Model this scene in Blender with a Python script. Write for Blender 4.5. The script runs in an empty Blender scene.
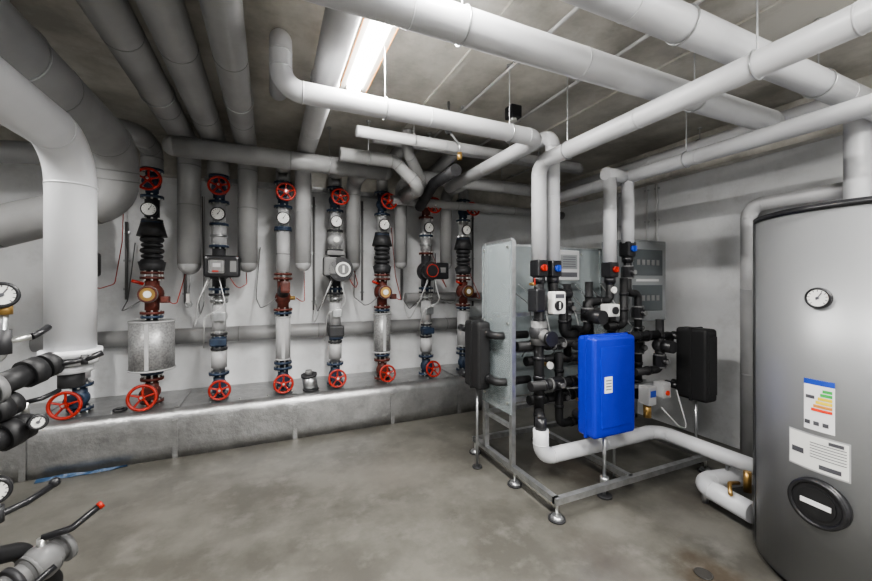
import bpy, bmesh, math, random
from mathutils import Vector, Matrix
random.seed(4)
V=Vector
sc=bpy.context.scene
# ------------------------------------------------------------ materials
def mat(name,col,rough=.5,metal=0,noise=0,nscale=6,bump=0,bscale=40,col2=None,emit=None,es=1,detail=5,spec=None):
    m=bpy.data.materials.new(name); m.use_nodes=True
    nt=m.node_tree; b=nt.nodes['Principled BSDF']
    b.inputs['Base Color'].default_value=(*col,1); b.inputs['Roughness'].default_value=rough
    b.inputs['Metallic'].default_value=metal
    if spec is not None: b.inputs['Specular IOR Level'].default_value=spec
    tc=nt.nodes.new('ShaderNodeTexCoord')
    if noise or col2:
        n=nt.nodes.new('ShaderNodeTexNoise'); n.inputs['Scale'].default_value=nscale; n.inputs['Detail'].default_value=detail
        nt.links.new(tc.outputs['Object'],n.inputs['Vector'])
        r=nt.nodes.new('ShaderNodeValToRGB')
        c2=col2 if col2 else tuple(c*(1-noise) for c in col)
        r.color_ramp.elements[0].position=.35; r.color_ramp.elements[1].position=.65
        r.color_ramp.elements[0].color=(*c2,1); r.color_ramp.elements[1].color=(*col,1)
        nt.links.new(n.outputs['Fac'],r.inputs['Fac']); nt.links.new(r.outputs['Color'],b.inputs['Base Color'])
    if bump:
        n2=nt.nodes.new('ShaderNodeTexNoise'); n2.inputs['Scale'].default_value=bscale
        nt.links.new(tc.outputs['Object'],n2.inputs['Vector'])
        bp=nt.nodes.new('ShaderNodeBump'); bp.inputs['Strength'].default_value=bump; bp.inputs['Distance'].default_value=.02
        nt.links.new(n2.outputs['Fac'],bp.inputs['Height']); nt.links.new(bp.outputs['Normal'],b.inputs['Normal'])
    if emit:
        b.inputs['Emission Color'].default_value=(*emit,1); b.inputs['Emission Strength'].default_value=es
    return m
M=dict(
 grey=mat('pvc_jacket_grey',(.29,.29,.29),.40,noise=.18,nscale=4,detail=8),
 lgrey=mat('pvc_jacket_light',(.44,.44,.445),.4,noise=.14,nscale=4,detail=8),
 white=mat('pvc_jacket_white',(.58,.585,.60),.35,noise=.10,nscale=4,detail=8),
 seam=mat('jacket_seam',(.18,.18,.18),.5),
 steel=mat('galvanised_steel',(.52,.53,.54),.30,.85,noise=.25,nscale=18),
 chrome=mat('zinc',(.6,.6,.58),.3,.9),
 red=mat('red_paint',(.42,.025,.012),.4,noise=.35,nscale=20),
 rust=mat('red_brown_cast',(.13,.032,.022),.5,noise=.5,nscale=20),
 blue=mat('blue_cast_paint',(.03,.05,.09),.45,noise=.4,nscale=20),
 dark=mat('dark_cast',(.04,.04,.043),.5,noise=.3,nscale=20),
 black=mat('black_foam',(.013,.013,.014),.55),
 blackp=mat('black_plastic',(.018,.018,.02),.3),
 brass=mat('brass',(.42,.27,.10),.35,.8),
 face=mat('dial_face',(.75,.75,.72),.4),
 bright=mat('exchanger_blue',(.003,.016,.40),.5,bump=.1,bscale=120),
 tank=mat('tank_silver',(.27,.275,.28),.42,.4),
 alu=mat('aluminium_jacket',(.46,.46,.46),.42,.5,noise=.4,nscale=60),
 paper=mat('white_label',(.78,.78,.78),.5),
 ink=mat('label_ink',(.08,.08,.09),.5),
 box=mat('cabinet_grey',(.20,.21,.215),.35),
 glass=mat('smoked_window',(.08,.09,.095),.1),
 beige=mat('lamp_housing',(.75,.74,.70),.4),
 orange=mat('orange_edge',(.65,.28,.06),.4),
 tube=mat('lit_tube',(1,1,1),.4,emit=(1,.97,.92),es=34),
 cable=mat('cable_grey',(.16,.16,.16),.5), cabr=mat('cable_red',(.30,.03,.02),.5), cabw=mat('cable_white',(.5,.5,.5),.5),
 green=mat('green_tag',(.03,.30,.12),.5), lblue=mat('label_blue',(.02,.06,.4),.5), yellow=mat('label_yellow',(.8,.6,.03),.5),
 ored=mat('label_red',(.7,.05,.02),.5),lg=mat('label_green',(.05,.4,.08),.5),
 tarp=mat('blue_sheet',(.03,.07,.14),.4,bump=.6,bscale=15),
 stain=mat('dark_drain',(.03,.028,.025),.6),
)
def special(name,base,c2,c3,rough,metal,s1,s2,bump=.15,bd=.01,lo=.36,hi=.62,stains=None):
    m=bpy.data.materials.new(name); m.use_nodes=True; nt=m.node_tree; b=nt.nodes['Principled BSDF']
    tc=nt.nodes.new('ShaderNodeTexCoord')
    def N(s,d=8): 
        n=nt.nodes.new('ShaderNodeTexNoise'); n.inputs['Scale'].default_value=s; n.inputs['Detail'].default_value=d; n.inputs['Roughness'].default_value=.65
        nt.links.new(tc.outputs['Object'],n.inputs['Vector']); return n
    n1,n2=N(s1),N(s2)
    r1=nt.nodes.new('ShaderNodeValToRGB'); r1.color_ramp.elements[0].position=lo; r1.color_ramp.elements[1].position=hi
    r1.color_ramp.elements[0].color=(*c2,1); r1.color_ramp.elements[1].color=(*base,1)
    nt.links.new(n1.outputs['Fac'],r1.inputs['Fac'])
    r2=nt.nodes.new('ShaderNodeValToRGB'); r2.color_ramp.elements[0].position=.52; r2.color_ramp.elements[1].position=.72
    r2.color_ramp.elements[0].color=(0,0,0,1); r2.color_ramp.elements[1].color=(.8,.8,.8,1)
    nt.links.new(n2.outputs['Fac'],r2.inputs['Fac'])
    mx=nt.nodes.new('ShaderNodeMix'); mx.data_type='RGBA'
    nt.links.new(r2.outputs['Color'],mx.inputs['Factor']); nt.links.new(r1.outputs['Color'],mx.inputs[6]); mx.inputs[7].default_value=(*c3,1)
    out=mx.outputs[2]
    for (px,py,rad,col,amt) in (stains or []):
        vm=nt.nodes.new('ShaderNodeVectorMath'); vm.operation='DISTANCE'; vm.inputs[1].default_value=(px,py,0)
        geo=nt.nodes.new('ShaderNodeNewGeometry'); nt.links.new(geo.outputs['Position'],vm.inputs[0])
        ad=nt.nodes.new('ShaderNodeMath'); ad.operation='MULTIPLY_ADD'; ad.inputs[1].default_value=rad*3; nt.links.new(n2.outputs['Fac'],ad.inputs[0]); nt.links.new(vm.outputs['Value'],ad.inputs[2])
        mr=nt.nodes.new('ShaderNodeMapRange'); mr.inputs['From Min'].default_value=rad*1.9; mr.inputs['From Max'].default_value=rad*2.7; mr.inputs['To Min'].default_value=amt; mr.inputs['To Max'].default_value=0
        nt.links.new(ad.outputs[0],mr.inputs['Value'])
        m2=nt.nodes.new('ShaderNodeMix'); m2.data_type='RGBA'; nt.links.new(mr.outputs['Result'],m2.inputs['Factor']); nt.links.new(out,m2.inputs[6]); m2.inputs[7].default_value=(*col,1); out=m2.outputs[2]
    nt.links.new(out,b.inputs['Base Color'])
    b.inputs['Roughness'].default_value=rough; b.inputs['Metallic'].default_value=metal
    bp=nt.nodes.new('ShaderNodeBump'); bp.inputs['Strength'].default_value=bump; bp.inputs['Distance'].default_value=bd
    nt.links.new(n2.outputs['Fac'],bp.inputs['Height']); nt.links.new(bp.outputs['Normal'],b.inputs['Normal'])
    return m
M['duct']=special('duct_sheet_metal',(.46,.46,.46),(.34,.34,.34),(.52,.52,.52),.34,.85,6,11,.28,.03)
M['floor']=special('concrete_floor',(.140,.135,.118),(.085,.081,.070),(.175,.168,.15),.36,0,1.9,5,.08,.01,.40,.60,
   stains=[(2.08,1.22,.16,(.045,.032,.02),.8),(2.35,2.3,.30,(.06,.045,.03),.65),(2.0,2.6,.25,(.06,.05,.04),.55),(-.2,3.7,.25,(.07,.066,.06),.5),(1.0,.9,.4,(.19,.18,.16),.55),(.9,2.9,.35,(.18,.17,.15),.45),(1.7,1.55,.2,(.08,.07,.06),.45),(.3,1.9,.25,(.09,.085,.075),.45),(2.75,1.6,.2,(.06,.05,.04),.5)])
M['wall']=special('painted_wall',(.72,.73,.74),(.62,.625,.63),(.54,.54,.54),.75,0,1.2,5,.12)
M['ceil']=special('ceiling_concrete',(.58,.56,.51),(.31,.295,.26),(.64,.625,.59),.42,0,1.3,2.5,.1,.01,.38,.60)
# clear acrylic guard sheet (lightly reflective, see-through)
m=bpy.data.materials.new('clear_acrylic'); m.use_nodes=True; nt=m.node_tree; pb=nt.nodes['Principled BSDF']; outn=nt.nodes['Material Output']
pb.inputs['Base Color'].default_value=(.42,.46,.47,1); pb.inputs['Roughness'].default_value=.12
tr=nt.nodes.new('ShaderNodeBsdfTransparent'); tr.inputs[0].default_value=(.86,.90,.90,1)
ms=nt.nodes.new('ShaderNodeMixShader'); ms.inputs[0].default_value=.42
nt.links.new(tr.outputs[0],ms.inputs[1]); nt.links.new(pb.outputs[0],ms.inputs[2]); nt.links.new(ms.outputs[0],outn.inputs['Surface'])
M['acryl']=m

# ------------------------------------------------------------ builder
def frame(d):
    d=d.normalized(); return d.to_track_quat('Z','Y').to_matrix().to_4x4()
class B:
    def __init__(s): s.bm=bmesh.new(); s.ms=[]
    def mi(s,m):
        m=M[m]
        if m not in s.ms: s.ms.append(m)
        return s.ms.index(m)
    def _fin(s,verts,m,smooth):
        i=s.mi(m); fs=set()
        for v in verts:
            for f in v.link_faces: fs.add(f)
        for f in fs:
            f.material_index=i
            f.smooth=smooth and len(f.verts)<=4
    def cyl(s,a,b,r,m,r2=None,seg=24):
        a,b=V(a),V(b); d=b-a
        g=bmesh.ops.create_cone(s.bm,cap_ends=True,segments=seg,radius1=r,radius2=r if r2 is None else r2,depth=d.length,matrix=Matrix.Translation((a+b)/2)@frame(d))
        s._fin(g['verts'],m,seg>8); return s
    def box(s,c,sz,m,bev=0,rot=None,seg=2):
        mt=Matrix.Translation(V(c))
        if rot: mt=mt@Matrix.Rotation(rot[1],4,rot[0])
        g=bmesh.ops.create_cube(s.bm,size=1,matrix=mt@Matrix.Diagonal((*sz,1)))
        vs=g['verts']
        if bev:
            es=list({e for v in vs for e in v.link_edges})
            g2=bmesh.ops.bevel(s.bm,geom=es,offset=bev,segments=seg,affect='EDGES',profile=.6)
            vs=list({v for f in g2['faces'] for v in f.verts})
        s._fin(vs,m,False); return s
    def sph(s,c,r,m,sc=(1,1,1),seg=20):
        g=bmesh.ops.create_uvsphere(s.bm,u_segments=seg,v_segments=seg//2,radius=r,matrix=Matrix.Translation(V(c))@Matrix.Diagonal((*sc,1)))
        s._fin(g['verts'],m,True); return s
    def sweep(s,pts,r,m,seg=20,closed=False,caps=True):
        n=len(pts); i=s.mi(m); rings=[]; nrm=None
        for k,p in enumerate(pts):
            if closed: t=(pts[(k+1)%n]-pts[k-1])
            else: t=(pts[min(k+1,n-1)]-pts[max(k-1,0)])
            t.normalize()
            if nrm is None:
                nrm=t.orthogonal().normalized()
            else:
                nrm=(nrm-t*nrm.dot(t)).normalized()
            bn=t.cross(nrm)
            rings.append([s.bm.verts.new(p+(nrm*math.cos(2*math.pi*j/seg)+bn*math.sin(2*math.pi*j/seg))*r) for j in range(seg)])
        for k in range(n if closed else n-1):
            A,Bb=rings[k],rings[(k+1)%n]
            for j in range(seg):
                f=s.bm.faces.new((A[j],A[(j+1)%seg],Bb[(j+1)%seg],Bb[j])); f.material_index=i; f.smooth=True
        if caps and not closed:
            for R in (rings[0][::-1],rings[-1]):
                f=s.bm.faces.new(R); f.material_index=i
        return s
    def tor(s,c,ax,R,r,m,seg=32,ms=10):
        F=Matrix.Translation(V(c))@frame(V(ax))
        pts=[F@V((R*math.cos(2*math.pi*k/seg),R*math.sin(2*math.pi*k/seg),0)) for k in range(seg)]
        return s.sweep(pts,r,m,ms,closed=True)
    def tube(s,path,r,m,bend=None,seg=24,bands=None,rand=True):
        P=[V(p) for p in path]; bend=bend or r*1.9; pts=[P[0]]; marks=[]
        for k in range(1,len(P)-1):
            d1=(P[k]-P[k-1]); d2=(P[k+1]-P[k]); l1,l2=d1.length,d2.length; d1.normalize(); d2.normalize()
            th=d1.angle(d2)
            if th<.02: pts.append(P[k]); continue
            t=min(bend*math.tan(th/2),l1*.49,l2*.49); R=t/math.tan(th/2)
            p0=P[k]-d1*t; c=P[k]+(d2-d1).normalized()*(R/math.cos(th/2)); ax=d1.cross(d2).normalized()
            n=max(4,int(th/.16))
            for q in range(n+1):
                pts.append(c+Matrix.Rotation(th*q/n,3,ax)@(p0-c))
            marks+= [(p0,d1),(P[k]+d2*t,d2)]
        pts.append(P[-1])
        s.sweep(pts,r,m,seg)
        if bands:
            for k in range(len(P)-1):
                d=P[k+1]-P[k]; n=int(d.length/.95)
                for q in range(1,n+1):
                    marks.append((P[k]+d*(q/(n+1)),d.normalized()))
            for p,d in marks:
                s.cyl(p-d*.004,p+d*.004,r+.0015,bands,seg=seg)
        return s
    def patch(s,c,R,a0,a1,z0,z1,m,n=12):
        i=s.mi(m); rows=[]
        for k in range(n+1):
            a=a0+(a1-a0)*k/n
            rows.append([s.bm.verts.new((c[0]+R*math.cos(a),c[1]+R*math.sin(a),z)) for z in (z0,z1)])
        for k in range(n):
            f=s.bm.faces.new((rows[k][0],rows[k+1][0],rows[k+1][1],rows[k][1])); f.material_index=i; f.smooth=True
        return s
    def done(s,name,parent=None):
        bmesh.ops.recalc_face_normals(s.bm,faces=s.bm.faces)
        me=bpy.data.meshes.new(name); s.bm.to_mesh(me); s.bm.free()
        for m in s.ms: me.materials.append(m)
        o=bpy.data.objects.new(name,me); sc.collection.objects.link(o)
        if parent: o.parent=parent
        return o
def empty(name,loc=(0,0,0)):
    e=bpy.data.objects.new(name,None); e.empty_display_size=.1; sc.collection.objects.link(e); return e

# ------------------------------------------------------------ room
X0,X1,Y0,Y1,H=-3.2,3.9,-2.0,4.55,2.95
cx,cy=(X0+X1)/2,(Y0+Y1)/2; LX,LY=X1-X0,Y1-Y0
B().box((cx,cy,-.05),(LX+.4,LY+.4,.1),'floor').done('floor')
B().box((cx,cy,H+.05),(LX+.4,LY+.4,.1),'ceil').done('ceiling')
B().box((cx,Y1+.1,H/2),(LX+.4,.2,H),'wall').done('wall_back')
B().box((X1+.1,cy,H/2),(.2,LY,H),'wall').done('wall_right')
B().box((X0-.1,cy,H/2),(.2,LY,H),'wall').done('wall_left')
B().box((cx,Y0-.1,H/2),(LX+.4,.2,H),'wall').done('wall_front')
B().box((X1-.05,cy,2.78),(.1,LY,.34),'ceil').done('trim_right')
B().box((cx,Y1-.06,2.76),(LX,.12,.38),'ceil').done('trim_back')
for i,x in enumerate((-1.3,1.15,2.4)):
    B().box((x,cy,H-.008),(.05,LY-.1,.016),'ceil').done('ceiling_joint_strip')
for x in (1.45,1.98,2.95):
    b=B(); b.cyl((x,Y0+.02,2.925),(x,4.4,2.925),.011,'cabw',seg=10)
    for k in range(9): b.box((x,-1.6+k*.72,2.935),(.05,.02,.03),'steel')
    b.done('ceiling_conduit')
b=B(); b.box((1.82,2.56,2.9),(.1,.1,.1),'blackp',.01); b.cyl((1.82,2.56,2.85),(1.82,2.56,2.83),.03,'face')
b.done('junction_box')
for y,z0 in ((2.80,1.85),(2.92,1.6),(3.3,1.2)):
    b=B(); b.cyl((3.885,y,z0),(3.885,y,2.6),.012,'cabw',seg=10)
    for z in (z0+.08,2.2,2.55): b.box((3.89,y,z),(.02,.05,.02),'steel')
    b.done('wall_conduit')

# ------------------------------------------------------------ duct on floor
b=B(); i=b.mi('duct')
prof=[(3.88,0),(3.88,.11),(3.88,.22),(3.88,.33),(3.885,.36),(3.90,.387),(3.925,.405),(3.955,.415),(4.545,.425),(4.545,0)]
n_=len(prof); NS=80
xs=[-3.15+k*(2.33+3.15)/NS for k in range(NS+1)]
rows=[[b.bm.verts.new((x,y+random.uniform(-.0035,.0035)*(1 if y<3.95 and z>0 else 0),z+(random.uniform(-.0025,.0025) if .3<z<.41 else 0))) for y,z in prof] for x in xs]
for q in range(NS):
    for k in range(n_):
        f=b.bm.faces.new((rows[q][k],rows[q][(k+1)%n_],rows[q+1][(k+1)%n_],rows[q+1][k])); f.smooth=k<7
b.bm.faces.new(rows[0]); b.bm.faces.new(rows[-1][::-1])
for x in (-2.6,-1.72,-.75,.22,1.2,2.0):
    b.box((x,3.873,.165),(.04,.008,.325),'duct'); b.box((x,4.24,.424),(.04,.6,.012),'duct')
b.box((2.325,3.9,.18),(.03,.05,.36),'duct')
for x in [k*.24-2.9 for k in range(22)]: b.cyl((x,3.99,.415),(x,3.99,.424),.008,'chrome',seg=8)
b.done('header_pipe_casing')

# ------------------------------------------------------------ insulated ceiling pipes
def pipe(path,r,m='lgrey',hang=None,bend=None,name='insulated_pipe',extra=None):
    b=B(); b.tube(path,r,m,bend=bend,bands='seam' if m=='grey' else m)
    for p in (hang or []):
        x,y,z,ax=p
        b.tor((x,y,z),(1,0,0) if ax=='x' else (0,1,0),r+.004,.004,'steel',ms=6)
        b.cyl((x,y,z+r),(x,y,H-.001),.004,'steel',seg=8)
        b.cyl((x,y,H-.012),(x,y,H-.001),.02,'steel',seg=12)
    if extra: extra(b)
    return b.done(name)
pipe([(-2.2,1.42,2.6),(3.22,1.42,2.6),(3.22,3.3,2.6)],.072,'white',[(.75,1.42,2.6,'x'),(2.3,1.42,2.6,'x')])
pipe([(-2.2,1.04,2.6),(3.895,1.04,2.6)],.070,'white',[(1.6,1.04,2.6,'x'),(2.75,1.04,2.6,'x')])
pipe([(1.87,-1.95,2.42),(1.87,2.3,2.42),(1.87,2.3,1.68)],.056,'white',[(1.87,.9,2.42,'y'),(1.87,2.0,2.42,'y')])
pipe([(.05,2.75,2.79),(.05,2.08,2.79),(.05,2.08,2.5),(1.70,2.08,2.5),(1.70,3.52,2.5)],.055,'white',[(.6,2.08,2.5,'x'),(1.45,2.08,2.5,'x')])
pipe([(2.02,3.62,2.67),(2.02,2.32,2.67),(2.02,2.32,1.68)],.055,'white',[(2.02,2.9,2.67,'y')])
pipe([(2.61,2.3,1.68),(2.61,2.3,2.385)],.053,'white',extra=lambda b:b.cyl((2.555,2.3,2.42),(2.82,2.3,2.42),.052,'white'))
pipe([(2.82,-1.95,2.42),(2.82,3.55,2.42)],.055,'white',[(2.82,1.8,2.42,'y'),(2.82,.6,2.42,'y')],extra=lambda b:b.cyl((2.82,2.3,2.42),(2.82,2.3,1.85),.052,'white'))
pipe([(3.64,1.18,.1),(3.64,1.18,2.77),(3.64,4.4,2.77)],.066,'white',[(3.64,2.2,2.77,'y')])
pipe([(3.74,.2,2.17),(3.74,1.86,2.17),(3.74,1.86,.01)],.058,'lgrey')
def caps(c,r,m):
    return lambda b:[b.sph(p,r,m) for p in c]
pipe([(-.7,3.58,2.6),(1.03,3.58,2.6)],.08,'grey',[(.5,3.58,2.6,'x')],extra=caps([(-.7,3.58,2.6),(1.03,3.58,2.6)],.08,'grey'))
pipe([(.85,3.33,2.83),(3.3,3.33,2.83)],.055,'lgrey',[(1.4,3.33,2.83,'x'),(2.7,3.33,2.83,'x')])
pipe([(1.22,3.6,2.6),(3.5,3.6,2.6)],.066,'lgrey',[(2.4,3.6,2.6,'x'),(3.2,3.6,2.6,'x')])
pipe([(1.22,3.95,2.42),(3.6,3.95,2.42)],.05,'grey',[(3.2,3.95,2.42,'x')])
pipe([(.55,3.30,2.62),(1.05,3.30,2.62),(1.30,3.30,2.40),(1.30,3.75,2.40)],.06,'grey',[(.8,3.3,2.62,'x')])
pipe([(1.10,3.12,2.84),(1.10,3.12,2.66),(1.35,3.4,2.50),(1.35,4.0,2.50)],.05,'grey')
pipe([(.62,2.95,2.70),(2.9,2.95,2.70)],.045,'lgrey',[(1.1,2.95,2.70,'x'),(2.4,2.95,2.70,'x')])
pipe([(1.52,3.0,2.52),(1.52,3.5,2.52),(1.52,3.9,2.35)],.055,'dark')
pipe([(-1.9,4.455,.98),(2.9,4.455,.98)],.078,'grey')
pipe([(1.55,4.46,1.33),(2.9,4.46,1.33)],.06,'grey')
# ceiling pipes running to the risers (left)
pipe([(-.68,-1.95,2.76),(-.68,4.08,2.76),(-.68,4.08,1.68)],.094,'grey',[(-.68,3.0,2.76,'y')],extra=caps([(-.68,4.08,1.68)],.094,'grey'))
pipe([(-.2,-1.95,2.76),(-.2,4.08,2.76),(-.2,4.08,1.70)],.088,'grey',[(-.2,2.9,2.76,'y')],extra=caps([(-.2,4.08,1.70)],.088,'grey'))
pipe([(.31,-1.95,2.76),(.31,4.08,2.76),(.31,4.08,1.71)],.08,'lgrey',[(.31,2.4,2.76,'y')],extra=caps([(.31,4.08,1.71)],.08,'lgrey'))
pipe([(-.455,-1.95,2.78),(-.455,4.15,2.78),(-.455,4.15,2.54)],.096,'grey')
pipe([(-1.02,-1.95,2.5),(-1.02,3.42,2.5),(-1.04,3.5,2.12),(-2.3,3.4,1.62)],.135,'grey',[(-1.02,2.2,2.5,'y')],bend=.22)
pipe([(-1.38,-1.95,2.72),(-1.38,3.0,2.72),(-3.1,3.0,2.72)],.12,'grey')
pipe([(-.977,4.15,2.54),(-.977,4.15,2.72),(-.977,3.72,2.72),(-2.6,3.72,2.72)],.085,'grey')
pipe([(-1.48,4.15,2.46),(-1.48,4.15,2.54),(-1.48,3.95,2.54),(-3.1,3.95,2.4)],.085,'grey')
for x,y2,z2 in ((.121,3.6,2.6),(.641,3.6,2.6)):
    pipe([(x,4.15,2.54),(x,4.15,2.68),(x,4.05,2.68),(x,y2,z2)],.07,'grey',bend=.1)
pipe([(.82,3.62,2.6),(.82,4.08,2.6),(.82,4.08,1.72)],.078,'grey',extra=caps([(.82,4.08,1.72)],.078,'grey'))
for x in (1.36,1.93):
    pipe([(x,3.62,2.6),(x,4.08,2.6),(x,4.08,1.74)],.072,'grey',extra=caps([(x,4.08,1.74)],.072,'grey'))
for x in (1.162,1.70,2.20):
    pipe([(x,4.15,2.54),(x,4.15,2.75),(x,3.35,2.83)],.062,'grey',bend=.1)
# big white pipe left foreground
def wh(b):
    for z,r in ((1.20,.105),(1.165,.09),(1.13,.075)): b.cyl((-.80,2.16,z-.015),(-.80,2.16,z+.015),r,'white')
    b.cyl((-.80,2.16,1.05),(-.80,2.16,1.13),.045,'dark')
pipe([(-.80,-1.95,2.12),(-.80,2.16,2.12),(-.80,2.16,1.21)],.086,'white',[(-.80,1.2,2.12,'y')],bend=.19,extra=wh)

# ------------------------------------------------------------ riser assemblies
def wheel(parent,c,ax,R=.105,name='handwheel',m='red'):
    b=B(); ax=V(ax).normalized(); c=V(c)
    b.tor(c,ax,R,R*.13,m,seg=36)
    F=frame(ax)
    for k in range(5):
        a=2*math.pi*k/5+.3; d=F@V((math.cos(a),math.sin(a),0))
        b.cyl(c-ax*.008,c+d*R,.009,m,seg=8)
    b.cyl(c-ax*.025,c+ax*.02,.024,m,seg=16); b.cyl(c+ax*.02,c+ax*.035,.011,'chrome',seg=6)
    b.cyl(c-ax*.11,c,.012,'chrome',seg=10)
    return b.done(name,parent)
def gauge(parent,c,ax=(0,-1,0),R=.055,name='dial_gauge',rim='blackp'):
    b=B(); ax=V(ax).normalized(); c=V(c); F=frame(ax)
    b.cyl(c-ax*.03,c,R,rim,seg=28); b.tor(c,ax,R-.004,.006,rim,ms=8)
    b.cyl(c,c+ax*.003,R-.008,'face',seg=28)
    for k in range(11):
        a=math.radians(-45+27*k); d=F@V((math.cos(a),math.sin(a),0))
        b.cyl(c+d*(R*.62)+ax*.004,c+d*(R*.78)+ax*.004,.0015,'ink',seg=6)
    d=F@V((.5,.8,0)).normalized()
    b.cyl(c-d*R*.2+ax*.005,c+d*R*.6+ax*.005,.002,'ink',seg=6); b.cyl(c+ax*.003,c+ax*.008,.006,'ink',seg=10)
    b.cyl(c-ax*.05,c-ax*.03,.012,'brass',seg=10)
    return b.done(name,parent)
def flange(b,x,y,z,r,m,t=.022,bolts=True):
    b.cyl((x,y,z-t/2),(x,y,z+t/2),r,m)
    if bolts:
        for k in range(8):
            a=math.pi*2*k/8+.2; px,py=x+math.cos(a)*r*.82,y+math.sin(a)*r*.82
            b.cyl((px,py,z-t/2-.014),(px,py,z+t/2+.014),.009,'chrome',seg=6)
def gate(parent,x,y,z0,z1,m,wz,wy=-.21,R=.105,wx=0.0,tilt=.1):
    b=B(); zc=(z0+z1)/2
    flange(b,x,y,z0+.014,.088,m); flange(b,x,y,z1-.014,.088,m)
    b.cyl((x,y,z0),(x,y,z1),.05,m); b.sph((x,y,wz),.068,m,(1,.9,1))
    b.cyl((x,y,wz),(x+wx*.5,y-.11,wz),.05,m,.04); b.cyl((x+wx*.5,y-.105,wz),(x+wx*.5,y-.12,wz),.06,m)
    b.done('gate_valve',parent)
    wheel(parent,(x+wx,y+wy,wz),(wx*.6,-1,tilt),R)
def riser(x,kind,y=4.15,cr=.085,var=0,low='blue',big=False):
    e=empty('heating_circuit_riser')
    gate(e,x,y,.43,.66,low,.53,wx=random.uniform(-.03,.03),R=.10 if big else .083,tilt=random.uniform(0,.5))
    gate(e,x,y,2.27,2.54,'rust' if var==2 else 'blue',2.40,wx=.02,R=.09 if big else .082,tilt=random.uniform(-.1,.4))
    b=B(); b.cyl((x,y,2.06),(x,y,2.28),.056,'lgrey' if kind!='mix0' else 'dark'); flange(b,x,y,2.07,.082,'dark' if var%2 else 'blue')
    b.cyl((x,y,2.16),(x,y-.05,2.16),.02,'brass',seg=12); b.done('pipe_spool',e)
    gauge(e,(x,y-.10,2.16),R=.062)
    if kind=='pump':
        b=B(); b.cyl((x,y,1.86),(x,y,2.06),.066,'lgrey' if var==0 else 'alu'); flange(b,x,y,1.86,.085,('blue','dark','rust')[var]); flange(b,x,y,1.96,.074,'steel',bolts=False)
        if var==1:
            b.sph((x,y,1.97),.085,'lgrey',(1,1,.9)); b.cyl((x,y-.06,1.97),(x,y-.10,1.97),.03,'face')
        b.cyl((x,y,1.40),(x,y,1.5),.055,'blue'); flange(b,x,y,1.45,.088,'blue'); flange(b,x,y,1.40,.088,'dark')
        b.done('pump_flanges',e)
        b=B(); b.cyl((x,y,1.46),(x,y,1.85),.058,'dark'); b.sph((x,y-.01,1.65),.118,'dark',(1,.85,1))
        b.cyl((x,y,1.65),(x,y-.17,1.65),.10,'dark',.09)
        for k in range(5): b.cyl((x,y-.06-k*.022,1.65),(x,y-.066-k*.022,1.65),.112,'dark')
        if var==0:
            b.box((x+.05,y-.21,1.66),(.29,.12,.20),'blackp',.03,seg=3)
            b.box((x+.01,y-.272,1.66),(.13,.008,.13),'cable',.02); b.box((x+.01,y-.278,1.67),(.06,.006,.035),'lgrey')
            b.box((x+.14,y-.272,1.66),(.05,.006,.10),'cable'); b.box((x+.0,y-.277,1.615),(.05,.004,.014),'red')
        elif var==1:
            b.cyl((x+.02,y-.15,1.65),(x+.02,y-.26,1.65),.125,'blackp'); b.box((x-.08,y-.2,1.68),(.14,.12,.19),'cable',.02)
            b.cyl((x+.04,y-.26,1.65),(x+.04,y-.272,1.65),.075,'face'); b.cyl((x+.04,y-.272,1.65),(x+.04,y-.28,1.65),.055,'cable'); b.box((x+.04,y-.282,1.65),(.02,.006,.07),'face')
            b.box((x-.02,y-.14,1.82),(.18,.12,.05),'cable',.01)
        else:
            b.cyl((x-.02,y-.15,1.65),(x-.02,y-.25,1.65),.10,'blackp'); b.tor((x-.02,y-.25,1.65),(0,1,0),.07,.006,'red',ms=8); b.box((x+.11,y-.17,1.65),(.16,.14,.19),'blackp',.02)
            b.box((x+.11,y-.243,1.66),(.07,.006,.06),'cable')
        b.done('circulation_pump',e)
        b=B(); b.cyl((x,y,.66),(x,y,1.40),.05,'alu')
        b.cyl((x,y,.70),(x,y,.86),.068,'lgrey'); 
        for z in (.88,1.02): flange(b,x,y,z,.072,'dark',.02)
        b.cyl((x,y,.90),(x,y,1.0),.064,'blue'); b.box((x,y-.07,.95),(.14,.05,.07),'blue',.01)
        if var==1: b.box((x,y-.08,1.0),(.16,.08,.12),'dark',.02)
        b.cyl((x,y,1.06),(x,y,1.3),.06,'lgrey'); flange(b,x,y,1.34,.08,'steel',.02); b.sph((x,y,1.19),.072,'lgrey',(1,1,1.1))
        b.box((x+.01,y-.08,1.19),(.1,.03,.09),'steel',.01)
        b.done('non_return_valve',e)
        b=B()
        b.tube([(x+.1,y-.2,1.58),(x+.17,y-.22,1.45),(x+.24,y-.02,1.50),(x+.20,y+.3,1.9),(x+.2,y+.36,2.5)],.004,'cabr',bend=.08,seg=8)
        b.tube([(x+.02,y-.2,1.56),(x+.08,y-.24,1.3),(x-.10,y-.16,1.2),(x-.12,y-.05,.9)],.005,'cabw',bend=.08,seg=8)
        b.tube([(x-.06,y-.2,1.56),(x-.14,y-.2,1.35),(x-.22,y-.0,1.05),(x-.17,y+.34,1.3),(x-.17,y+.36,2.4)],.005,'cabw',bend=.12,seg=8)
        b.tube([(x-.04,y-.2,1.56),(x-.14,y-.2,1.35),(x-.17,y+.1,1.2),(x-.17,y+.34,1.3),(x-.19,y+.36,2.4)],.005,'cable',bend=.08,seg=8)
        b.done('cables',e)
    else:
        b=B()
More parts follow.
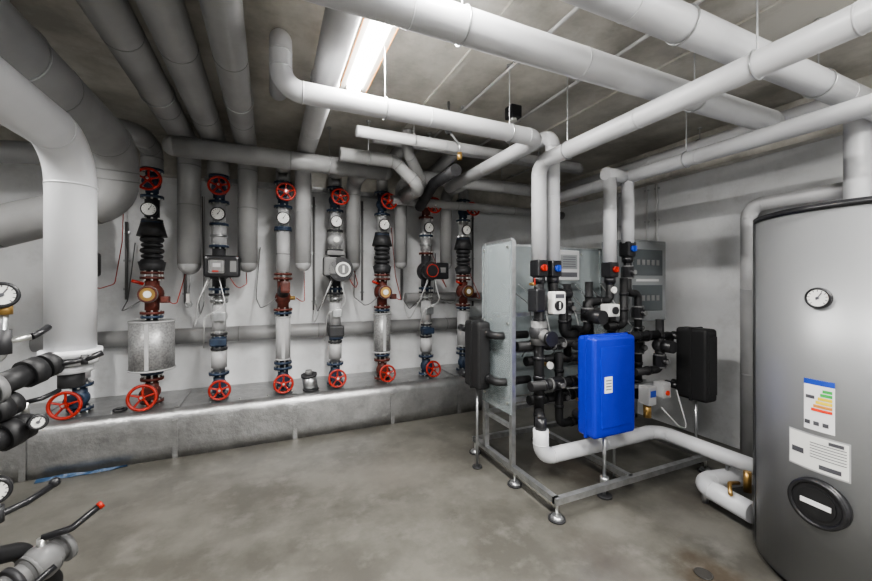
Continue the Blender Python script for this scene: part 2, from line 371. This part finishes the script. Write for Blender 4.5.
        if var==0:
            b.cyl((x,y,1.62),(x,y,2.05),.066,'lgrey'); b.cyl((x,y,1.80),(x,y,1.81),.068,'seam')
        else:
            b.cyl((x,y,1.60),(x,y,2.06),.06,'dark')
            for k in range(6): b.tor((x,y,1.70+k*.05),(0,0,1),.066,.018 if k%2 else .026,'dark',seg=24,ms=8)
            b.cyl((x,y,1.93),(x,y,2.05),.115,'dark',.085); b.cyl((x,y,1.62),(x,y,1.70),.088,'dark',.105)
        flange(b,x,y,1.60,.086,'rust'); flange(b,x,y,2.05,.085,'blue')
        b.done('flexible_connector',e)
        b=B(); flange(b,x,y,1.24,.09,'rust'); flange(b,x,y,1.555,.09,'rust')
        b.cyl((x,y,1.22),(x,y,1.57),.055,'rust')
        if var==0:
            b.sph((x,y,1.36),.078,'rust',(1,.9,1)); b.cyl((x,y-.03,1.40),(x,y-.13,1.46),.055,'dark',.045); b.box((x+.015,y-.15,1.47),(.09,.07,.12),'rust',.02); b.cyl((x+.06,y-.1,1.36),(x+.11,y-.1,1.36),.02,'brass')
        else:
            b.sph((x,y,1.41),.092,'rust',(1,.9,1.05))
            b.cyl((x,y,1.41),(x,y-.12,1.41),.07,'rust',.062); b.cyl((x,y-.12,1.41),(x,y-.145,1.41),.075,'cable'); b.cyl((x,y-.145,1.41),(x,y-.149,1.41),.058,'brass')
            b.cyl((x,y-.149,1.41),(x,y-.153,1.41),.03,'face'); b.tor((x,y-.147,1.41),(0,1,0),.064,.008,'rust',ms=8)
            b.box((x+.11,y-.06,1.36),(.07,.07,.06),'rust',.01); b.cyl((x-.05,y-.05,1.50),(x-.13,y-.08,1.53),.014,'red')
        b.done('mixing_valve',e)
        b=B(); b.cyl((x,y,.66),(x,y,1.24),.05,'dark'); b.cyl((x,y,.73),(x,y,1.17),cr,'alu' if cr>.08 else 'lgrey',seg=36)
        for z in (.735,1.165): b.tor((x,y,z),(0,0,1),cr,.008,'lgrey',ms=8)
        flange(b,x,y,.70,.085,'blue'); flange(b,x,y,1.205,.085,'blue'); b.box((x,y-cr-.003,.95),(.03,.008,.40),'lgrey')
        b.done('dirt_separator',e)
        b=B()
        b.tube([(x+.12,y-.06,1.36),(x+.2,y-.1,1.3),(x+.22,y+.2,1.6),(x+.22,y+.36,2.2)],.004,'cabr',bend=.08,seg=8)
        b.tube([(x-.06,y-.06,1.36),(x-.2,y-.1,1.25),(x-.26,y+.3,1.35),(x-.22,y+.36,1.9)],.005,'cable',bend=.08,seg=8)
        b.done('cables',e)
riser(-1.48,'pump',big=True); riser(-.977,'mix0',cr=.17,var=1,big=True,low='rust'); riser(-.449,'pump',var=0); riser(.121,'mix',cr=.07,var=0)
riser(.641,'pump',var=1); riser(1.162,'mix',cr=.095,var=1,low='rust'); riser(1.70,'pump',var=2); riser(2.20,'mix',cr=.075,var=3)
for x,z0,z1 in ((-1.27,1.35,2.1),(-.79,1.3,2.5),(.46,1.2,2.5),(1.02,1.3,2.5),(1.52,1.3,2.5),(2.42,1.2,2.5),(2.55,1.2,2.5)):
    b=B(); b.cyl((x,4.53,z0),(x,4.53,z1),.013,'cable',seg=10)
    for z in (z0+.1,(z0+z1)/2,z1-.1): b.box((x,4.538,z),(.05,.022,.02),'steel')
    b.done('wall_conduit')
b=B(); b.tor((-.74,4.40,1.30),(0,1,0),.03,.006,'steel'); b.cyl((-.74,4.40,1.33),(-.74,4.53,1.70),.004,'steel',seg=8); b.box((-.74,4.38,1.36),(.03,.03,.09),'face'); b.box((-.74,4.535,1.70),(.03,.03,.03),'steel'); b.done('sensor_tag')
b=B(); b.cyl((.38,4.02,.43),(.36,4.0,.57),.07,'steel'); b.cyl((.36,4.0,.57),(.358,3.998,.59),.078,'dark'); b.cyl((.358,3.998,.59),(.355,3.995,.63),.04,'cable',.03); b.cyl((.38,4.02,.426),(.38,4.02,.436),.08,'dark'); b.done('metal_canister')
b=B(); b.cyl((-1.17,4.02,.424),(-1.17,4.02,.438),.05,'dark'); b.cyl((-1.17,4.02,.438),(-1.17,4.02,.447),.03,'blackp'); b.done('inspection_cap')
b=B()
b.box((1.2,4.40,2.53),(3.6,.08,.008),'steel'); b.box((1.2,4.36,2.55),(3.6,.006,.05),'steel'); b.box((1.2,4.43,2.55),(3.6,.006,.05),'steel')
for x in (-.4,.4,1.45,2.4,2.95): b.box((x,4.49,2.52),(.03,.12,.02),'steel')
for k in range(3): b.cyl((-.55,4.385+k*.015,2.543),(2.95,4.385+k*.015,2.543),.007,'cable',seg=8)
b.done('cable_tray')
b=B(); b.tube([(1.30,2.7,2.95),(1.30,2.7,2.72),(1.40,2.7,2.62),(1.40,2.7,2.56)],.010,'steel',seg=10); b.sph((1.30,2.7,2.72),.03,'dark'); b.box((1.30,2.66,2.72),(.10,.02,.025),'green',.005); b.cyl((1.40,2.7,2.56),(1.40,2.7,2.50),.02,'brass'); b.done('air_vent_valve')

# ------------------------------------------------------------ skid mounted hydronic station
e=empty('hydronic_module')
ax0,ax1,ay0,ay1=1.67,3.18,1.88,2.92
YB=2.74
b=B(); zf=.12
for y in (ay0,ay1): b.box(((ax0+ax1)/2,y,zf),(ax1-ax0+.04,.04,.04),'steel')
for x in (ax0,2.35,ax1): b.box((x,(ay0+ay1)/2,zf),(.04,ay1-ay0,.04),'steel')
for x,y in ((ax0,ay0),(ax0,2.33),(ax0,ay1),(ax1,ay0),(ax1,ay1),(2.35,ay1)):
    b.cyl((x,y,.03),(x,y,.12),.01,'chrome',seg=10); b.cyl((x,y,0),(x,y,.03),.05,'steel',.03); b.cyl((x,y,.0),(x,y,.012),.054,'dark')
for x in (ax0,3.46): b.box((x,YB,.98),(.04,.04,1.72),'steel')
b.box((3.32,YB,.14),(.32,.04,.04),'steel')
b.box((ax0,2.36,.98),(.035,.035,1.70),'steel')
for z in (.42,.75,1.10,1.45,1.83): b.box((2.56,YB,z),(1.80,.035,.035),'steel')
for z in (.42,.75,1.10,1.83): b.box((ax0,2.55,z),(.03,.38,.03),'steel')
for z in (.55,.95,1.25): b.box((2.53,2.56,z),(1.7,.03,.03),'steel')
for x in (1.72,2.1,2.7,3.36):
    for z in (.55,.95,1.25): b.box((x,2.64,z),(.03,.17,.03),'steel')
b.done('skid_frame',e)
b=B(); b.box((2.56,YB-.025,1.18),(1.76,.008,1.30),'acryl')
b.box((ax0-.022,2.55,1.17),(.008,.42,1.30),'acryl')
b.done('acrylic_guard',e)
b=B()
for x in (1.70,2.2,2.7,3.2,3.4):
    for z in (.6,1.2,1.78): b.cyl((x,YB-.025,z),(x,YB-.037,z),.012,'chrome',seg=8)
for y in (2.38,2.72):
    for z in (.6,1.2,1.78): b.cyl((ax0-.022,y,z),(ax0-.034,y,z),.012,'chrome',seg=8)
b.done('guard_screws',e)
def ins(paths,r=.036,name='black_insulated_pipe',parent=None):
    b=B()
    for p in paths:
        b.tube(p,r,'black',bend=r*1.6,seg=16)
        P=[V(q) for q in p]
        for k in range(len(P)-1):
            d=P[k+1]-P[k]; n=int(d.length/.16)
            for q in range(1,n+1):
                c=P[k]+d*(q/(n+1)); dn=d.normalized(); b.cyl(c-dn*.012,c+dn*.012,r+.006,'blackp',seg=16)
    return b.done(name,parent or e)
Yp=2.3
ins([[(1.87,Yp,1.66),(1.87,Yp,.36)],[(2.02,2.32,1.66),(2.02,2.32,1.42),(2.2,2.32,1.42),(2.2,2.40,1.42),(2.2,2.40,1.08),(2.5,2.40,1.08)],
     [(1.72,2.38,1.02),(2.9,2.38,1.02)],[(1.87,2.42,.58),(2.9,2.42,.58)],[(1.76,2.26,.74),(2.4,2.26,.74)],[(1.87,2.46,.88),(2.6,2.46,.88),(2.6,2.46,.4)]],.038)
ins([[(2.61,Yp,1.66),(2.61,Yp,1.36),(2.36,Yp,1.36),(2.36,Yp,1.12),(2.36,2.45,1.12)],
     [(2.82,Yp,1.83),(2.82,Yp,1.42),(2.95,Yp,1.42),(2.95,Yp,.50)],
     [(2.62,2.2,1.05),(3.22,2.2,1.05),(3.22,2.2,.98)],[(3.02,2.15,1.20),(3.02,2.15,.78),(2.72,2.15,.78)],
     [(2.70,2.36,1.25),(2.70,2.36,.50),(2.95,2.36,.5)],[(2.28,2.44,1.5),(2.28,2.44,.9)],[(2.50,2.42,1.52),(2.50,2.42,1.02)],
     [(2.12,2.36,.95),(2.12,2.36,.38),(2.5,2.36,.38)],[(2.75,2.28,1.55),(2.75,2.28,1.15),(2.55,2.28,1.15)],[(2.5,2.14,1.08),(2.98,2.14,1.08)]],.032)
ins([[(1.58,2.66,1.1),(1.58,2.45,1.1),(1.87,2.45,1.1)],[(1.58,2.66,.75),(1.58,2.42,.75),(1.87,2.42,.75)]],.03)
b=B()
for x,y,z,m in ((1.87,2.3,1.62,'red'),(2.02,2.32,1.62,'lblue'),(2.61,2.3,1.62,'red'),(2.82,2.3,1.80,'lblue')):
    b.box((x,y,z),(.10,.10,.13),'blackp',.015); b.cyl((x,y-.05,z),(x,y-.07,z),.026,m,seg=18); b.box((x,y-.08,z),(.012,.02,.045),m,.004)
    b.cyl((x,y,z+.065),(x,y,z+.09),.045,'chrome'); b.cyl((x,y,z-.11),(x,y,z-.065),.046,'blackp')
for x,y,z,m in ((1.79,2.3,1.50,'red'),(2.15,2.2,.62,'lblue'),(2.25,2.3,.5,'ored')):
    b.cyl((x,y,z),(x,y-.05,z),.012,'brass',seg=10); b.box((x,y-.05,z+.02),(.010,.010,.05),m,.003)
b.done('ball_valves',e)
b=B()
for x,y,z,ax in ((2.12,2.38,1.02,0),(2.45,2.38,1.02,0),(2.7,2.38,1.02,0),(2.0,2.26,.74,0),(2.25,2.26,.74,0),(2.2,2.42,.58,0),(2.6,2.42,.58,0),(2.28,2.44,1.3,2),(2.5,2.42,1.3,2),(2.7,2.36,.8,2),(2.95,2.3,1.25,2),(2.95,2.3,.95,2),(3.02,2.15,.85,2),(2.82,2.3,1.6,2),(2.36,2.3,1.25,2)):
    d=V((1,0,0)) if ax==0 else V((0,0,1)); c=V((x,y,z))
    b.cyl(c-d*.045,c+d*.045,.052,'blackp',seg=8); b.cyl(c-d*.058,c-d*.045,.047,'cable'); b.cyl(c+d*.045,c+d*.058,.047,'cable')
    b.cyl(c,c+V((0,-.07,0)),.026,'blackp',seg=14); b.cyl(c+V((0,-.07,0)),c+V((0,-.078,0)),.02,'cable',seg=14)
b.done('pipe_fittings',e)
b=B()
b.cyl((1.87,2.3,1.22),(1.87,2.3,1.04),.062,'cable'); b.cyl((1.87,2.3,1.13),(1.87,2.18,1.10),.05,'cable',.045); b.sph((1.87,2.3,1.13),.075,'dark')
b.cyl((1.87,2.18,1.10),(1.87,2.15,1.10),.055,'blackp'); b.cyl((1.87,2.3,1.42),(1.87,2.3,1.30),.06,'dark'); b.box((1.80,2.24,1.38),(.09,.10,.17),'blackp',.015)
b.cyl((2.36,2.3,1.24),(2.36,2.14,1.24),.055,'blackp')
b.cyl((3.02,2.15,.98),(3.02,2.03,.98),.05,'blackp'); b.sph((3.02,2.15,.98),.06,'dark')
b.done('mixing_pump_group',e)
b=B()
b.box((1.97,2.22,1.36),(.12,.07,.17),'face',.015); b.cyl((1.955,2.185,1.34),(1.955,2.17,1.34),.036,'blackp'); b.box((1.97,2.184,1.41),(.08,.004,.03),'ink'); b.box((1.955,2.166,1.34),(.01,.006,.05),'face')
b.done('pump_controller',e)
b=B(); b.box((2.50,2.20,1.29),(.12,.09,.10),'face',.012); b.cyl((2.50,2.155,1.29),(2.50,2.14,1.29),.03,'blackp'); b.box((2.50,2.29,1.29),(.03,.1,.03),'cable'); b.done('valve_actuator',e)
b=B(); b.box((2.80,2.1,.60),(.09,.10,.15),'lgrey',.012); b.box((2.80,2.047,.62),(.06,.004,.05),'lblue')
b.box((3.0,2.12,.62),(.10,.10,.13),'lgrey',.012); b.cyl((3.0,2.07,.60),(3.0,2.06,.60),.02,'ored'); b.cyl((2.80,2.1,.52),(2.80,2.1,.42),.03,'brass')
b.box((2.88,2.17,.66),(.3,.03,.03),'steel')
b.done('heat_meters',e)
def exch(c,sz,m,name):
    b=B(); x,y,z=c; sx,sy,sz_=sz
    b.box(c,sz,m,.035,seg=4); b.box((x,y,z),(sx+.012,.02,sz_+.012),m,.006)
    b.box((x,y-sy/2-.001,z),(sx*.72,.012,sz_*.8),m,.005)
    for dx in (-1,1):
        for dz in (-1,1): b.cyl((x+dx*sx*.3,y+sy/2-.01,z+dz*sz_*.36),(x+dx*sx*.3,y+sy/2+.10,z+dz*sz_*.36),.03,'blackp',seg=14)
    if m=='bright':
        b.box((x-.08,y-sy/2-.009,z+.02),(.07,.004,.11),'paper')
        for k in range(4): b.box((x-.08,y-sy/2-.0115,z+.05-k*.02),(.05,.002,.006),'ink')
        b.cyl((x-.02,y,z-sz_/2),(x-.02,y,.13),.013,'steel',seg=12); b.cyl((x-.02,y,.10),(x-.02,y,.14),.03,'steel'); b.cyl((x-.02,y,.0),(x-.02,y,.015),.05,'dark'); b.cyl((x-.02,y,.0),(x-.02,y,.12),.012,'steel',seg=12)
    else:
        b.cyl((x,y,z-sz_/2),(x,y,.0),.011,'steel',seg=12); b.cyl((x,y,0),(x,y,.012),.04,'dark')
    return b.done(name,e)
exch((2.18,1.95,.795),(.40,.16,.69),'bright','plate_heat_exchanger_blue')
exch((1.55,2.68,.93),(.12,.24,.54),'black','plate_heat_exchanger_black')
exch((3.29,2.02,.83),(.15,.26,.60),'black','plate_heat_exchanger_black')
b=B()
b.box((3.22,2.56,1.53),(.54,.28,.76),'box',.012); b.box((3.22,2.418,1.53),(.49,.012,.71),'box',.006)
b.box((3.22,2.41,1.70),(.40,.008,.24),'glass',.003); b.box((3.22,2.41,1.37),(.40,.008,.24),'glass',.003)
for r in (1.70,1.37):
    for k in range(5): b.box((3.09+k*.065,2.404,r),(.04,.003,.05),'cable')
b.box((3.22,2.41,1.535),(.3,.004,.02),'cabw')
b.done('control_cabinet',e)
b=B(); b.box((2.34,2.595,1.66),(.24,.22,.26),'lgrey',.01); b.box((2.34,2.484,1.69),(.18,.005,.12),'box'); 
for k in range(5): b.box((2.34,2.481,1.73-k*.02),(.14,.003,.006),'ink')
b.box((2.34,2.484,1.58),(.18,.004,.04),'ink')
b.done('info_panel',e)
b=B()
for k in range(9):
    x=1.8+k*.16; b.tube([(x,2.68,1.5),(x+.05,2.40,1.35-.03*k),(x+.12,2.42,1.1),(x+.1,2.55,.9)],.005,('cable','cabw')[k%2],bend=.06,seg=8)
b.tube([(2.9,2.05,.5),(3.0,1.98,.36),(3.15,2.0,.3),(3.16,2.1,.6)],.006,'cabw',bend=.05,seg=8)
for x,z in ((1.95,.88),(2.3,.86),(2.55,.7),(2.62,1.45),(2.45,.9)):
    b.cyl((x,2.34,z),(x,2.28,z),.016,'brass',seg=12); b.cyl((x,2.28,z),(x,2.26,z),.028,'face',seg=16)
b.done('cables_and_sensors',e)
b=B(); b.tube([(1.74,2.12,.48),(1.74,2.12,.28),(2.95,2.12,.28),(2.95,1.22,.28)],.054,'white',bend=.11,bands='white'); b.cyl((1.74,2.12,.46),(1.74,2.12,.56),.04,'blackp')
b.tube([(1.74,2.12,.54),(1.87,2.3,.54)],.03,'black')
for p in ((2.45,2.12),(2.95,1.6)): b.cyl((p[0],p[1],0),(p[0],p[1],.23),.01,'steel',seg=8)
b.done('insulated_floor_pipe')
b=B(); b.tube([(3.2,1.55,.13),(2.72,1.66,.12),(2.66,1.30,.12)],.062,'white',bend=.11,bands='white'); b.cyl((2.74,1.62,.0),(2.74,1.62,.07),.02,'steel'); 
b.tube([(2.80,1.45,.2),(2.70,1.45,.22),(2.62,1.40,.19)],.012,'brass',bend=.03,seg=8); b.cyl((2.84,1.42,.28),(2.84,1.42,.15),.022,'brass'); b.done('insulated_tank_connection')

# ------------------------------------------------------------ storage tank
C=(2.765,.824); R=.47; e2=empty('hot_water_tank')
b=B(); b.cyl((*C,.04),(*C,1.845),R,'tank',seg=96); b.cyl((*C,0),(*C,.045),R-.03,'blackp',seg=64); b.done('shell',e2)
b=B(); b.cyl((*C,1.84),(*C,1.865),R+.006,'blackp',seg=96); b.cyl((*C,1.865),(*C,1.875),R+.006,'blackp',r2=R-.03,seg=96); b.done('lid',e2)
dg=math.radians
b=B()
for a0,a1,off,m in ((104,123,.006,'blackp'),(123.2,125.2,.004,'steel')):
    b.patch(C,R+off,dg(a0),dg(a1),.045,1.84,m)
b.done('seam_strip',e2)
def P(deg,z,off=0): 
    a=dg(deg); return V((C[0]+(R+off)*math.cos(a),C[1]+(R+off)*math.sin(a),z))
A=175
n=V((math.cos(dg(A)),math.sin(dg(A)),0))
g=gauge(e2,P(A,1.436,.012),n,R=.047)
b=B(); b.patch(C,R+.002,dg(A-7),dg(A+6.5),.825,1.06,'paper'); b.patch(C,R+.003,dg(A-7),dg(A+6.5),1.035,1.06,'lblue')
for k,(m,w) in enumerate((('lg',4),('lg',5),('yellow',6),('yellow',7),('orange',8),('ored',9))):
    b.patch(C,R+.004,dg(A+5.5-w),dg(A+5.5),1.005-k*.018,1.018-k*.018,m)
b.patch(C,R+.004,dg(A-6),dg(A-2),.97,.985,'ink')
for k in range(3): b.patch(C,R+.004,dg(A+4-k*4),dg(A+1.5-k*4),.85,.868,'ink')
b.done('energy_label',e2)
b=B(); b.patch(C,R+.002,dg(A-15),dg(A+12.5),.635,.805,'lgrey'); b.patch(C,R+.0035,dg(A-14.3),dg(A+11.8),.642,.798,'face')
for k in range(6): b.patch(C,R+.005,dg(A-4),dg(A+11),.70+k*.013,.703+k*.013,'ink')
b.patch(C,R+.005,dg(A+4),dg(A+10),.775,.79,'ink'); b.patch(C,R+.005,dg(A-13),dg(A-7),.70,.725,'ink'); b.patch(C,R+.005,dg(A+0),dg(A+9),.655,.675,'ink')
b.done('rating_plate',e2)
b=B(); p=P(A,.50,-.02)
b.cyl(p,p+n*.045,.108,'blackp',seg=48); b.tor(p+n*.045,n,.098,.010,'blackp',seg=48); b.cyl(p+n*.045,p+n*.05,.07,'black',seg=40)
b.box(p+n*.052,(.004,.11,.022),'paper',rot=('Z',dg(A-180)))
b.done('inspection_hatch',e2)

# ------------------------------------------------------------ left foreground manifold
e3=empty('distribution_manifold')
b=B(); b.cyl((-1.0,1.72,0),(-1.0,1.72,1.6),.055,'black'); b.cyl((-1.0,1.72,0),(-1.0,1.72,.03),.09,'steel'); b.sph((-1.0,1.72,1.6),.055,'black'); b.done('riser_pipe',e3)
def branch(a,bpt,r=.045):
    b=B(); a=V(a); t=V(bpt); d=(t-a).normalized(); L_=(t-a).length
    b.cyl(a,t,r*.8,'dark'); 
    for f,rr,w in ((.20,1.15,.03),(.38,1.45,.014),(.46,1.45,.014),(.62,1.0,.05),(.80,1.3,.025),(.95,1.2,.02)):
        c=a+d*L_*f; b.cyl(c-d*w,c+d*w,r*rr,'black' if f!=.46 else 'cable')
    return b
b=branch((-1.0,1.72,1.08),(-.83,2.08,1.17),.042); b.tube([(-.86,2.02,1.15),(-.81,2.13,1.18),(-.80,2.16,1.2)],.036,'dark'); b.done('flanged_branch',e3)
b=B(); c=V((-.72,2.06,1.18)); b.cyl((-.83,2.06,1.16),c,.010,'blackp',seg=10); b.cyl(c,c+V((.05,.03,.02)),.013,'blackp'); b.cyl(c-V((.0,.0,.02)),c+V((.0,.0,.02)),.012,'dark'); b.done('lever_handle',e3)
b=branch((-1.0,1.72,.90),(-.87,1.98,.95),.042); b.sph((-.87,1.98,.95),.045,'dark'); b.done('flanged_branch',e3)
b=branch((-1.0,1.72,1.0),(-.89,1.95,1.05),.036); b.done('flanged_branch',e3)
gauge(e3,(-.80,1.90,.98),(.45,-.85,.1),.028)
b=B(); b.cyl((-.87,1.98,.99),(-.87,1.98,1.04),.012,'chrome'); b.tube([(-.87,1.98,1.04),(-.83,2.0,1.045),(-.80,2.06,1.06)],.009,'blackp',seg=10); b.done('lever_handle',e3)
b=B(); b.tube([(-1.0,1.72,1.25),(-.80,1.70,1.25),(-.80,1.70,1.46)],.012,'steel',seg=12,bend=.03); b.cyl((-.80,1.70,1.27),(-.80,1.70,1.35),.02,'dark'); b.cyl((-.80,1.70,1.31),(-.745,1.73,1.32),.010,'chrome'); b.tube([(-.745,1.73,1.32),(-.735,1.76,1.33),(-.73,1.80,1.345)],.011,'blackp',seg=10); b.cyl((-.80,1.70,1.40),(-.80,1.70,1.43),.022,'brass'); b.done('gauge_siphon',e3)
gauge(e3,(-.785,1.66,1.465),(.35,-.93,.05),.040)
b=B(); b.tube([(-1.0,1.72,.72),(-.80,1.66,.72),(-.80,1.66,.84)],.012,'steel',seg=12,bend=.03); b.cyl((-.80,1.66,.74),(-.80,1.66,.79),.02,'dark')
b.tube([(-.80,1.66,.76),(-.76,1.74,.755),(-.72,1.82,.77)],.011,'blackp',seg=10); b.sph((-.72,1.82,.775),.017,'blackp'); b.done('gauge_siphon',e3)
gauge(e3,(-.785,1.62,.855),(.35,-.93,.05),.040)
b=B(); b.tube([(-1.0,1.72,.42),(-.88,1.78,.42),(-.75,1.96,.46)],.045,'cable',seg=20)
for k in range(5):
    t=k/4; q=V((-.87,1.79,.423)).lerp(V((-.75,1.96,.46)),t); d=V((.12,.17,.037)).normalized(); b.cyl(q-d*.01,q+d*.01,.06,'dark' if k%2 else 'cable')
b.sph((-.79,1.90,.45),.066,'cable')
b.cyl((-.79,1.90,.46),(-.79,1.90,.54),.014,'chrome'); b.tube([(-.79,1.90,.54),(-.71,1.92,.545),(-.64,1.97,.59)],.013,'blackp',seg=12); b.cyl((-.645,1.967,.587),(-.633,1.976,.594),.015,'red'); b.done('ball_valve',e3)
b=B(); b.tube([(-1.0,1.72,.30),(-.90,1.68,.30),(-.76,1.76,.35)],.048,'cable',seg=20); b.cyl((-.84,1.70,.32),(-.81,1.72,.333),.06,'dark'); b.cyl((-.80,1.72,.36),(-.80,1.72,.44),.012,'chrome'); b.tube([(-.80,1.72,.44),(-.76,1.76,.45),(-.71,1.80,.48)],.011,'blackp',seg=10); b.done('ball_valve',e3)
b=B(); b.tube([(-1.0,1.72,.55),(-.94,1.80,.56),(-.86,1.92,.50),(-.80,2.02,.30),(-.9,2.05,.06)],.03,'black',seg=16,bend=.06); b.done('insulated_hose',e3)

# floor items
b=B()
i=b.mi('tarp'); pv=[]
for k in range(12):
    x=-1.62+k*.05; pv.append([b.bm.verts.new((x,3.80+random.uniform(-.012,.012)+k*.003,.004)),b.bm.verts.new((x,3.83,.018+random.uniform(-.006,.01))),b.bm.verts.new((x,3.87,.004))])
for k in range(11):
    for j in range(2): f=b.bm.faces.new((pv[k][j],pv[k+1][j],pv[k+1][j+1],pv[k][j+1])); f.material_index=i
b.done('plastic_sheet_scrap')
b=B(); b.cyl((2.05,1.22,0),(2.05,1.22,.003),.04,'stain'); b.tor((2.05,1.22,.003),(0,0,1),.04,.003,'stain',ms=6); b.done('floor_drain')

# ------------------------------------------------------------ lamps
def lamp(x,y0,y1,z=2.86,power=45,name='fluorescent_or_fill_lamp',tubes=True):
    el=empty(name); yc=(y0+y1)/2; L_=y1-y0
    b=B(); b.box((x,yc,z+.045),(.12,L_,.07),'beige',.005); b.box((x-.075,yc,z+.01),(.03,L_,.02),'beige'); b.box((x+.075,yc,z+.01),(.03,L_,.02),'beige')
    b.box((x-.092,yc,z+.0),(.003,L_,.012),'orange'); b.box((x+.092,yc,z+.0),(.003,L_,.012),'orange')
    for yy in (y0+.03,y1-.03): b.box((x,yy,z-.005),(.1,.03,.05),'beige',.004)
    b.done('housing',el)
    b=B()
    for dx in (-.03,.03): b.cyl((x+dx,y0+.04,z-.008),(x+dx,y1-.04,z-.008),.014,'tube',seg=16)
    b.done('tubes',el)
    ld=bpy.data.lights.new('tube_light','AREA'); ld.shape='RECTANGLE'; ld.size=.12; ld.size_y=L_; ld.energy=power; ld.color=(1,.985,.96)
    lo=bpy.data.objects.new('tube_light',ld); lo.location=(x,yc,z-.03); sc.collection.objects.link(lo); lo.parent=el
lamp(.53,.95,2.66,power=105)
lamp(.53,-1.2,.4,power=110)  # added fill fixture behind the camera, out of view, evens out the lighting
lamp(2.45,-1.5,.3,power=95)  # added unseen fill fixture, brightens the tank side
lamp(-1.72,.6,2.2,power=95)  # added unseen fill fixture, brightens the left side
w=bpy.data.worlds.new('World'); sc.world=w; w.use_nodes=True
w.node_tree.nodes['Background'].inputs[0].default_value=(.5,.5,.5,1); w.node_tree.nodes['Background'].inputs[1].default_value=.3
try: sc.view_settings.look='AgX - Medium High Contrast'
except Exception as ex: print(ex)
# ------------------------------------------------------------ camera
cd=bpy.data.cameras.new('camera'); cd.sensor_width=36; cd.lens=376/872*36; cd.shift_y=-6.5/872; cd.clip_start=.05
co=bpy.data.objects.new('camera',cd); co.location=(0,0,1.5); co.rotation_euler=(math.radians(90),0,math.radians(-23.8)); sc.collection.objects.link(co); sc.camera=co
